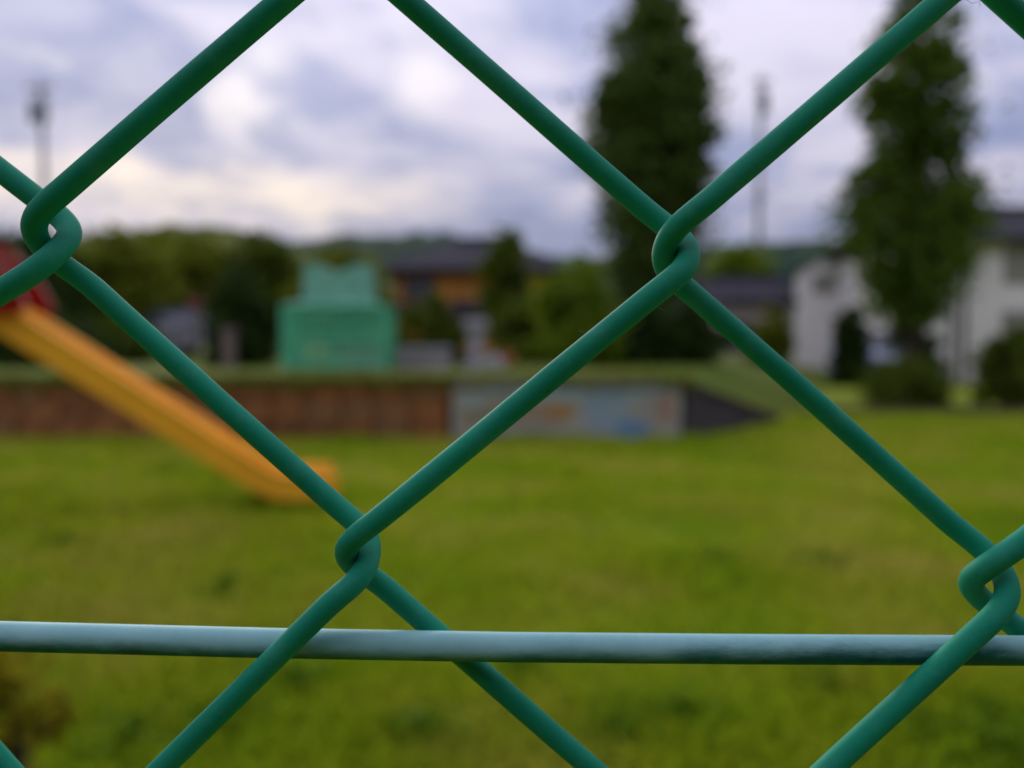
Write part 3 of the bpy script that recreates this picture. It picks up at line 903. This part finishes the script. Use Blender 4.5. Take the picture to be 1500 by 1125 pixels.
# ------------------------------------------------------------------ terrace furniture
def cage():
    D = 14.0
    a, b = at(412, 540, D), at(566, 540, D)
    cx, w = (a.x + b.x) / 2, (b.x - a.x) / 2 * .95
    g = TER_Z
    root = empty('mesh_cage', (cx, D + .6, g)); tag(root, 'green steel mesh cage with a stepped sloping net top on the terrace', 'cage')
    h1 = at(500, 448, D).z - g
    h2 = at(500, 388, D + .5).z - g
    dp = .6
    for sx in (-1, 1):
        for sy in (-1, 1):
            p = MB(); p.box(sx * w - .03, sx * w + .03, sy * dp - .03, sy * dp + .03, -.05, h1); p.build('post', M['cage'], root)
    for z in (.06, h1 * .5, h1):
        for sy in (-1, 1):
            MB().box(-w - .032, w + .032, sy * dp - .025, sy * dp + .025, z - .022, z + .022).build('rail', M['cage'], root)
        for sx in (-1, 1):
            MB().box(sx * w - .025, sx * w + .025, -dp + .026, dp - .026, z - .022, z + .022).build('rail', M['cage'], root)
    # mesh sides: close-set bars, one panel per side
    def panel(p0, p1):
        m = MB(); p0, p1 = Vector(p0), Vector(p1); n = int((p1 - p0).length / .135)
        ax = (p1 - p0).normalized(); off = Vector((ax.y, -ax.x, 0)) * .008
        for i in range(1, n):
            q = p0.lerp(p1, i / n); m.box(q.x - .024, q.x + .024, q.y - .004, q.y + .004, .04, h1 - .02)
        k = 9
        for i in range(1, k):
            z = h1 * i / k
            c = (p0 + p1) / 2 + off; l = (p1 - p0).length / 2 - .03
            if abs(ax.x) > .5: m.box(c.x - l, c.x + l, c.y - .004, c.y + .004, z - .019, z + .019)
            else: m.box(c.x - .004, c.x + .004, c.y - l, c.y + l, z - .019, z + .019)
        return m
    for (p0, p1) in (((-w, -dp, 0), (w, -dp, 0)), ((-w, dp, 0), (w, dp, 0)), ((-w, -dp, 0), (-w, dp, 0)), ((w, -dp, 0), (w, dp, 0))):
        panel(p0, p1).build('mesh_panel', M['cage'], root)
    # net top: slopes in to a raised box
    w2 = w * .68; d2 = dp * .66; hs = h1 + .09
    def loft(r0, r1, name, mat):
        m = MB(); vs = []
        for (ww, dd, z) in (r0, r1): vs += [(-ww, -dd, z), (ww, -dd, z), (ww, dd, z), (-ww, dd, z)]
        m.add(vs, [(i, (i + 1) % 4, 4 + (i + 1) % 4, 4 + i) for i in range(4)]); return m.build(name, mat, root)
    loft((w + .03, dp + .03, h1 + .026), (w2, d2, hs), 'net_skirt', M['cage_net'])
    loft((w2, d2, hs), (w2 * .95, d2 * .95, h2 - .16), 'net_side', M['cage_net'])
    for sx in (-1, 1):      # two humps of the draped net
        m = MB(); m.extrude([(sx * w2 * .95, h2 - .17), (sx * w2 * .93, h2), (sx * w2 * .5, h2 - .02), (sx * .02, h2 - .17)][::sx], -d2 * .95, d2 * .95)
        m.build('net_top', M['cage_net'], root)
    # box kept inside
    bx = MB(); bx.bevel_box(-.36, .36, -.25, .25, 0, .48, .012)
    q = at(532, 540, D + .45)
    o = bx.build('cardboard_box', M['card']); o.location = (q.x, D + .45, g + .01)
    tag(o, 'pale cardboard box seen through the mesh of the green cage', 'box')
    f = MB(); f.box(-.36, .36, -.36, -.252, .46, .468); f.build('flap', M['card'], o)

    # low wall and post further along
    p0, p1 = at(582, 545, 14.6), at(660, 545, 14.6)
    o = empty('low_wall', ((p0.x + p1.x) / 2, 14.6, g)); tag(o, 'low pale concrete wall standing beside the green cage', 'wall')
    l = (p1.x - p0.x) / 2
    m = MB(); m.bevel_box(-l, l, -.1, .1, -.05, .32, .015); m.build('wall_body', M['concrete'], o)
    m = MB(); m.bevel_box(-l - .03, l + .03, -.13, .13, .322, .39, .015); m.build('coping', M['stone'], o)
    p = at(697, 545, 15.0)
    o = empty('stone_post', (p.x, 15.0, g)); tag(o, 'pale granite post with a wide cap between the shrubs', 'post')
    h = at(697, 468, 15).z - g
    m = MB(); m.bevel_box(-.25, .25, -.2, .2, -.05, .10, .02); m.build('base', M['stone'], o)
    m = MB(); m.bevel_box(-.14, .14, -.12, .12, .10, h - .16, .03); m.build('shaft', M['stone'], o)
    m = MB(); m.bevel_box(-.23, .23, -.18, .18, h - .16, h, .04); m.build('cap', M['stone'], o)
    p = at(742, 540, 15.5)
    o = empty('flower_pot', (p.x, 15.5, g)); tag(o, 'terracotta flower pot standing near the granite post', 'pot')
    m = MB(); m.tube([(0, 0, -.01), (0, 0, .25)], [.12, .17], 16); m.build('pot_body', M['terracotta'], o, smooth=True)
    m = MB(); m.tube([(0, 0, .25), (0, 0, .31)], [.195, .195], 16); m.build('pot_rim', M['terracotta'], o)
    C = nrg.normal(size=(160, 3)) * np.array([.09, .09, .06]) + np.array([0, 0, .38]); quads_mesh('foliage', leaf_quads(C, .05), M['leaf_mid'], o)
    p = at(725, 540, 15.2)
    m = MB()
    vs, fs = [], []
    for i in range(6):
        th = math.pi * .5 * i / 5
        for k in range(10):
            a = k * .6283; r = .2 * math.cos(th) * (1 + .25 * noise.noise((math.cos(a) * 2, math.sin(a) * 2, th * 2)))
            vs.append((r * math.cos(a), r * math.sin(a) * .8, .28 * math.sin(th) - .02))
    for i in range(5):
        for k in range(10): fs.append((i * 10 + k, i * 10 + (k + 1) % 10, i * 10 + 10 + (k + 1) % 10, i * 10 + 10 + k))
    m.add(vs, fs); o = m.build('garden_rock', M['stone']); o.location = (p.x, 15.2, g)
    tag(o, 'small pale rounded rock beside the terracotta pot', 'rock')
    # square post further along the terrace
    p = at(336, 530, 15.9)
    o = empty('gate_post', (p.x, 15.9, g)); tag(o, 'pinkish brown gate post in front of the very dark shrub', 'post')
    h = at(336, 486, 15.9).z - g
    m = MB(); m.bevel_box(-.11, .11, -.11, .11, -.05, h, .02); m.build('shaft', M['post_stone'], o)
    m = MB(); m.bevel_box(-.14, .14, -.14, .14, h + .002, h + .06, .02); m.build('cap', M['post_stone'], o)
    # red notice board
    p = at(288, 445, 21)
    o = empty('notice_board', (p.x, 21, g)); tag(o, 'dull red notice board on a post near the silver car', 'sign')
    z = at(288, 455, 21).z - g
    m = MB(); m.tube([(0, 0, -.1), (0, 0, z + .1)], .04, 8); m.build('post', M['timber'], o)
    m = MB(); m.bevel_box(-.2, .2, -.075, -.041, z, z + .36, .01); m.build('board', M['notice'], o)


cage()


def car(label, loc, rz, paint, name='parked_car'):
    root = empty(name, loc, rz); tag(root, label, 'car')
    Lh, W = 2.0, .83
    prof = [(-2.0, .32), (-1.98, .72), (-1.75, .88), (-.95, .95), (-.9, .96), (1.5, .98), (1.9, .92), (2.0, .70), (1.98, .32)]
    m = MB(); m.extrude(prof, -W, W); m.build('body', paint, root)
    cab = [(-.95, .955), (-.35, 1.42), (.0, 1.48), (.95, 1.47), (1.35, 1.36), (1.75, .975)]
    n = len(cab); vs = []
    for s in (-1, 1):
        for x, z in cab: vs.append((x, s * (W - .03 - .28 * (z - .95) / .55), z + .002))
    g = MB(); g.add(vs, [tuple(range(n)), tuple(range(2 * n - 1, n - 1, -1))] + [(i + 1, i, i + n, i + 1 + n) for i in range(n - 1)]); g.build('cabin_glass', M['glass'], root)
    r = MB(); r.box(-.36, 1.30, -.58, .58, 1.47, 1.50); r.build('roof', paint, root)
    for x in (-1.25, 1.25):
        for s in (-1, 1):
            t = MB(); y = s * (W - .02); t.tube([(x, y - .1, .31), (x, y + .1, .31)], .31, 20); o = t.build('wheel', M['tyre'], root)
            k = MB(); k.tube([(x, y + s * .095, .31), (x, y + s * .112, .31)], .19, 16); k.build('rim', M['steel'], o)
    for s in (-1, 1):
        h = MB(); h.bevel_box(-2.03, -1.96, s * .62 - .17, s * .62 + .17, .64, .80, .01); h.build('headlight', M['lamp'], root)
        h = MB(); h.bevel_box(1.96, 2.03, s * .66 - .12, s * .66 + .12, .68, .86, .01); h.build('tail_light', M['tail'], root)
        h = MB(); h.bevel_box(-.80, -.62, s * (W + .09) - .08, s * (W + .09) + .08, .96, 1.09, .015); h.build('mirror', paint, root)
    b = MB(); b.bevel_box(-2.06, -1.97, -.75, .75, .34, .52, .02); b.build('bumper', M['trim'], root)
    return root


p = at(262, 520, 25)
car('silver parked car seen through the shrubs behind the stone wall', (p.x, 25, TER_Z), R(68), M['silver'])
p = at(1276, 545, 23.5)
car('pale blue parked car in front of the gabled white house', (p.x, 23.8, 0), R(62), M['bluecar'])

# ------------------------------------------------------------------ houses
def window(root, x0, x1, z0, z1, y, face=-1, pane='glass'):
    """framed window on a wall whose outer face is at local y"""
    f = MB(); t = .07; yo = y + face * .05
    a, b = sorted((y + face * .002, yo))
    f.box(x0 - t, x1 + t, a, b, z0 - t, z0); f.box(x0 - t, x1 + t, a, b, z1, z1 + t)
    f.box(x0 - t, x0, a, b, z0, z1); f.box(x1, x1 + t, a, b, z0, z1)
    xm = (x0 + x1) / 2; f.box(xm - .03, xm + .03, a, b, z0, z1)
    o = f.build('window', M['concrete' if pane == 'frosted' else 'trim'], root)
    c, d = sorted((y + face * .004, y + face * .02))
    for xa, xb in ((x0 + .001, xm - .031), (xm + .031, x1 - .001)):
        MB().box(xa, xb, c, d, z0 + .001, z1 - .001).build('pane', M[pane], o)
    return o


def gable_roof(root, x0, x1, y0, y1, ze, zr, ridge_along_x, mat, over=.4, th=.16):
    """two slabs meeting at a ridge"""
    if ridge_along_x:
        ym = (y0 + y1) / 2
        for s, ye in ((-1, y0 - over), (1, y1 + over)):
            k = (zr - ze) / (ym - y0); zl = ze - over * k
            m = MB(); m.add([(x0 - over, ye, zl), (x1 + over, ye, zl), (x1 + over, ym, zr), (x0 - over, ym, zr),
                             (x0 - over, ye, zl + th), (x1 + over, ye, zl + th), (x1 + over, ym, zr + th), (x0 - over, ym, zr + th)],
                            [(3, 2, 1, 0), (4, 5, 6, 7), (0, 1, 5, 4), (1, 2, 6, 5), (2, 3, 7, 6), (3, 0, 4, 7)])
            m.build('roof_slope', mat, root)
        MB().box(x0 - over, x1 + over, ym - .12, ym + .12, zr + th * .6, zr + th + .12).build('ridge_cap', mat, root)
    else:
        xm = (x0 + x1) / 2
        for xe in (x0 - over, x1 + over):
            k = (zr - ze) / (xm - x0); zl = ze - over * k
            m = MB(); m.add([(xe, y0 - over, zl), (xe, y1 + over, zl), (xm, y1 + over, zr), (xm, y0 - over, zr),
                             (xe, y0 - over, zl + th), (xe, y1 + over, zl + th), (xm, y1 + over, zr + th), (xm, y0 - over, zr + th)],
                            [(3, 2, 1, 0), (4, 5, 6, 7), (0, 1, 5, 4), (1, 2, 6, 5), (2, 3, 7, 6), (3, 0, 4, 7)])
            m.build('roof_slope', mat, root)
        MB().box(xm - .12, xm + .12, y0 - over, y1 + over, zr + th * .6, zr + th + .12).build('ridge_cap', mat, root)


def houses():
    # ochre house with a dark hipped tile roof
    D = 32; s = D / F_PX
    x0, x1 = at(580, 500, D).x, at(800, 500, D).x
    ze, zr = at(600, 396, D).z, at(690, 350, D + 2.5).z
    root = empty('ochre_house', ((x0 + x1) / 2, D, TER_Z)); tag(root, 'ochre walled house with a dark hipped tile roof behind the trees', 'house')
    w = (x1 - x0) / 2; ze -= TER_Z; zr -= TER_Z
    MB().box(-w, w, 0, 6, -.6, ze).build('wall', M['ochre'], root)
    o = .75
    m = MB(); m.add([(-w - o, -o, ze - .12), (w + o, -o, ze - .12), (w + o, 6 + o, ze - .12), (-w - o, 6 + o, ze - .12),
                     (-w - o, -o, ze + .04), (w + o, -o, ze + .04), (w + o, 6 + o, ze + .04), (-w - o, 6 + o, ze + .04), (-w * .25, 3, zr), (w * .45, 3, zr)],
                    [(3, 2, 1, 0), (0, 1, 5, 4), (1, 2, 6, 5), (2, 3, 7, 6), (3, 0, 4, 7), (4, 5, 9, 8), (5, 6, 9), (6, 7, 8, 9), (7, 4, 8)])
    ro = m.build('roof', M['roof'], root)
    m = MB(); m.tube([(-w * .25, 3, zr + .04), (w * .45, 3, zr + .04)], .12, 8); m.build('ridge_cap', M['roof'], ro)
    m = MB(); m.add([(-w - 1.0, -.9, ze - 1.75), (w * .2, -.9, ze - 1.75), (w * .2, -.003, ze - 1.35), (-w - 1.0, -.003, ze - 1.35),
                     (-w - 1.0, -.9, ze - 1.65), (w * .2, -.9, ze - 1.65), (w * .2, -.003, ze - 1.25), (-w - 1.0, -.003, ze - 1.25)],
                    [(3, 2, 1, 0), (4, 5, 6, 7), (0, 1, 5, 4), (1, 2, 6, 5), (2, 3, 7, 6), (3, 0, 4, 7)]); m.build('porch_roof', M['roof_brown'], root)
    window(root, -w * .85, -w * .5, ze - 1.1, ze - .35, 0); window(root, w * .35, w * .75, ze - 1.2, ze - .35, 0); window(root, -w * .2, w * .15, .9, 2.1, 0)
    MB().box(w * .45, w * .65, -.05, -.002, -.1, 1.95).build('door', M['timber'], root)

    # pale pink single storey house
    D = 30
    x0, x1 = at(1050, 500, D).x, at(1158, 500, D).x
    ze, zr = at(1100, 442, D).z, at(1100, 412, D + 2).z
    root = empty('pink_house', ((x0 + x1) / 2, D, 0)); tag(root, 'pale pink single-storey house with a dark grey roof', 'house')
    w = (x1 - x0) / 2
    MB().box(-w, w, 0, 4.5, -.3, ze).build('wall', M['pinkish'], root)
    gable_roof(root, -w, w, 0, 4.5, ze + .02, zr, True, M['roof'])
    window(root, -w * .6, w * .05, .9, 1.9, 0)
    MB().box(w * .35, w * .75, -.05, -.002, -.05, 2.0).build('door', M['timber'], root)

    # gabled white house
    D = 29
    x0, x1 = at(1168, 500, D).x, at(1318, 500, D).x
    ze, zr = at(1200, 398, D).z, at(1240, 352, D).z
    root = empty('white_house', ((x0 + x1) / 2, D, 0), R(-21)); tag(root, 'white gable-fronted house behind the pale blue car', 'house')
    w = (x1 - x0) / 2
    MB().extrude([(-w, -.2), (w, -.2), (w, ze), (0, zr), (-w, ze)], 0, 7).build('wall', M['white'], root)
    gable_roof(root, -w, w, 0, 7, ze + .02, zr + .02, False, M['roof'], over=.16, th=.08)
    window(root, -w * .65, -w * .3, 3.0, 3.6, 0, pane='frosted'); window(root, w * .3, w * .62, 1.1, 2.2, 0, pane='frosted')
    MB().box(-w * .15, w * .18, -.05, -.002, -.1, 2.1).build('door', M['timber'], root)
    m = MB(); m.tube([(w * .93, -.06, 0), (w * .93, -.06, ze)], .05, 8); m.build('downpipe', M['trim'], root)

    # wide white house
    D = 23
    x0, x1 = at(1352, 500, D).x, at(1700, 500, D).x
    ze, zr = at(1450, 350, D).z, at(1450, 312, D + 2.6).z
    root = empty('white_house', ((x0 + x1) / 2, D, 0)); tag(root, 'wide white house with dark eaves roof and twin downpipes', 'house')
    w = (x1 - x0) / 2
    MB().box(-w, w, 0, 6, -.2, ze).build('wall', M['white'], root)
    gable_roof(root, -w, w, 0, 6, ze + .02, zr, True, M['roof'], over=.45)
    for px in (1392, 1410):
        x = at(px, 500, D).x - (x0 + x1) / 2
        m = MB(); m.tube([(x, -.07, 0), (x, -.07, ze - .12)], .06, 8); m.build('downpipe', M['trim'], root)
    # bay with siding boards
    bx0, bx1 = at(1418, 500, D).x - (x0 + x1) / 2, at(1462, 500, D).x - (x0 + x1) / 2
    for i in range(9):
        x = bx0 + (bx1 - bx0) * i / 9
        MB().box(x + .006, x + (bx1 - bx0) / 9 - .006, -.03, -.002, .05, ze - .5).build('siding_board', M['white'], root)
    for px0, px1, a, b in ((1470, 1510, 2.9, 3.9), (1470, 1510, .8, 2.0), (1560, 1620, .8, 2.0), (1560, 1620, 2.9, 3.9)):
        window(root, at(px0, 500, D).x - (x0 + x1) / 2, at(px1, 500, D).x - (x0 + x1) / 2, a, b, 0, pane='frosted')


houses()


def poles():
    def pole(label, px, ytop, D, arms, r, kit):
        p = at(px, ytop, D)
        root = empty('utility_pole', (p.x, D, 0)); tag(root, label, 'pole', 'utility poles')
        m = MB(); m.tube([(0, 0, -.5), (0, 0, p.z * .5), (0, 0, p.z)], [r * 1.25, r, r * .75], 14); m.build('shaft', M['pole'], root, smooth=True)
        for dz, half in arms:
            m = MB(); m.box(-half, half, -r - .1, -r, p.z - dz - .06, p.z - dz + .06); a = m.build('crossarm', M['pole_kit'], root)
            for k in (-1, -.45, .45, 1):
                i = MB(); x = k * (half - .1); z = p.z - dz + .06
                i.tube([(x, -r - .05, z), (x, -r - .05, z + .1), (x, -r - .05, z + .14), (x, -r - .05, z + .24)], [.04, .07, .04, .05], 8); i.build('insulator', M['pole_kit'], a)
        for dz, x, rr, hh in kit:
            m = MB(); z = p.z - dz; m.tube([(x, -r - .18, z - hh), (x, -r - .18, z - hh + .08), (x, -r - .18, z - .08), (x, -r - .18, z)], [rr * .9, rr, rr, rr * .8], 14)
            m.build('transformer', M['pole_kit'], root, smooth=True)
    pole('tall concrete utility pole with transformers above the dark broad tree', 60, 122, 45, [(.35, .75), (1.1, .6)], .17, [(1.3, -.3, .24, .9), (1.3, .3, .24, .9)])
    pole('slim utility pole rising behind the pale pink house', 1115, 112, 60, [(.5, .7), (1.6, .55), (8.8, .5)], .22, [(1.2, 0.05, .42, 1.6)])


poles()

# ------------------------------------------------------------------ the chain-link fence
WIRE_R, BAR_R, HALF = 0.00134, 0.00168, 0.00305


def fence():
    root = empty('chain_link_fence', (0, FENCE_Y, 0))
    tag(root, 'green plastic-coated chain-link fence with a pale straining wire', 'fence')
    px = lambda v: v * FENCE_Y / F_PX
    # knots measured on the fence itself, in photo pixels; the rest follow a regular lattice
    known = {(0, 0): (76, 354), (2, 0): (991, 367), (1, 1): (524, 814), (3, 1): (1449, 842), (1, -1): (527, -104), (3, -1): (1447, -92),
             (0, 2): (95, 1285), (2, 2): (1015, 1300), (-1, 1): (-375, 715), (-1, -1): (-395, -80), (4, 0): (1905, 380)}
    loose = {(0, 0): (1.12, 1, 1, 0.0), (2, 0): (1, 1, 1, 0), (1, 1): (.95, .96, .97, .0), (3, 1): (1.2, 1.0, 1.08, .02), (1, -1): (1, 1, 1, 0), (3, -1): (1, 1, 1, 0), (0, 2): (1, 1, 1, 0), (2, 2): (1, 1, 1, 0), (-1, 1): (1, 1, 1, 0)}

    def knot(c, r):
        if (c, r) in known: x, y = known[(c, r)]
        else:
            q = random.Random(c * 131 + r * 7 + 5)
            x, y = 75 + 457.5 * c + q.gauss(0, 5), 362 + 468 * r + q.gauss(0, 5)
        # off-frame knots keep to the flat fence, not to the pinhole: convert at fence distance
        w = at(x, y, FENCE_Y)
        return w.x, w.z
    rows = list(range(-7, 31))
    rows = [r for r in rows if .04 < at(750, 362 + 468 * r, FENCE_Y).z < 1.80]
    s0, ox0, oz0 = px(17), px(44), px(70)

    def bez(a, b, c, d, n):
        out = []
        for i in range(n):
            t = i / n; k = 1 - t
            out.append(a * k ** 3 + b * 3 * k * k * t + c * 3 * k * t * t + d * t ** 3)
        return out
    for j in range(-26, 29):
        near = -3 <= j <= 5
        info = []
        for r in rows:
            left = (j + r) % 2 == 0
            c = j if left else j + 1
            x, z = knot(c, r)
            sg = 1 if left else -1            # body of this wire lies on this side of the knot
            q = random.Random(c * 17 + r * 29 + 3)          # both wires of a knot share its looseness
            k1, k2, k3, tw = loose.get((c, r)) or (q.uniform(.96, 1.14), q.uniform(.93, 1.07), q.uniform(.93, 1.07), q.uniform(-.04, .04))
            s, ox, oz = s0 * k1, ox0 * k2, oz0 * k3
            E = Vector((x - sg * s, 0, z - tw * sg * s))
            d0, d1 = (-HALF, HALF) if left else (HALF, -HALF)    # arriving / leaving depth
            info.append((E, Vector((x + sg * ox - tw * oz, d0, z + oz + tw * sg * ox)), Vector((x + sg * ox + tw * oz, d1, z - oz + tw * sg * ox)), d1))
        pts = []
        for i, (E, P0, P1, d1) in enumerate(info):
            hi = near and -3 <= rows[i] <= 4
            n = 14 if hi else 5
            din = (P0 - info[i - 1][2]).normalized() if i else Vector((0, 0, -1))
            dout = (info[i + 1][1] - P1).normalized() if i + 1 < len(info) else Vector((0, 0, -1))
            T = Vector((0, d1 * 1.35, -oz0 * .62))
            h = oz0 * .62
            pts += bez(P0, P0 + din * h, E - T * .62, E, n)
            pts += bez(E, E + T * .62, P1 - dout * h, P1, n)
            if i + 1 < len(info):
                nx = info[i + 1][1]
                k = 6 if hi else 2
                bow = rng.gauss(0, .00006)
                for q in range(k):
                    t = q / k
                    pts.append(P1.lerp(nx, t) + Vector((bow, 0, bow)) * math.sin(math.pi * t))
        if near:      # drawn wire is never quite true
            pts = [p + Vector((noise.noise(p * 40), 0, noise.noise(p * 40 + Vector((9, 9, j))))) * .00016 for p in pts]
        m = MB(); m.tube(pts, [WIRE_R * (1 + .035 * noise.noise(p * 120 + Vector((j, 0, 0)))) for p in pts], 20 if near else 7); m.build('wire', M['pvc'], root, smooth=True)
    # straining wire threaded through the mesh
    z = lambda X, Y: at(X, Y, FENCE_Y)
    ctrl = [(-11500, 870), (-3000, 895), (-700, 915), (0, 932), (400, 942), (750, 948), (1100, 951), (1500, 953), (2200, 955), (4500, 950), (12500, 930)]
    pts = []
    for (xa, ya), (xb, yb) in zip(ctrl, ctrl[1:]):
        for k in range(6):
            t = k / 6; pts.append(z(xa + (xb - xa) * t, ya + (yb - ya) * t) - Vector((0, FENCE_Y, 0)))
    pts.append(z(*ctrl[-1]) - Vector((0, FENCE_Y, 0)))
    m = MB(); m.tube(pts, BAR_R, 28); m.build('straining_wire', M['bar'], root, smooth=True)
    # stray fibres caught on the wires
    for fib in ([(1404, 3), (1412, -2), (1424, 5), (1434, 2), (1436, 9)], [(958, 447), (966, 451), (974, 456)], [(848, 484), (855, 487), (860, 490)]):
        m = MB(); m.tube([at(X, Y, FENCE_Y - HALF) - Vector((0, FENCE_Y, 0)) for X, Y in fib], .000022, 5); m.build('fibre', M['stone'], root)
    for x in (-.96, .98):
        m = MB(); m.tube([(x, .032, -.3), (x, .032, 1.86)], .024, 18); o = m.build('post', M['cage'], root, smooth=True)
        m = MB(); m.tube([(x, .032, 1.86), (x, .032, 1.875), (x, .032, 1.89)], [.027, .026, .01], 18); m.build('cap', M['cage'], o, smooth=True)


fence()
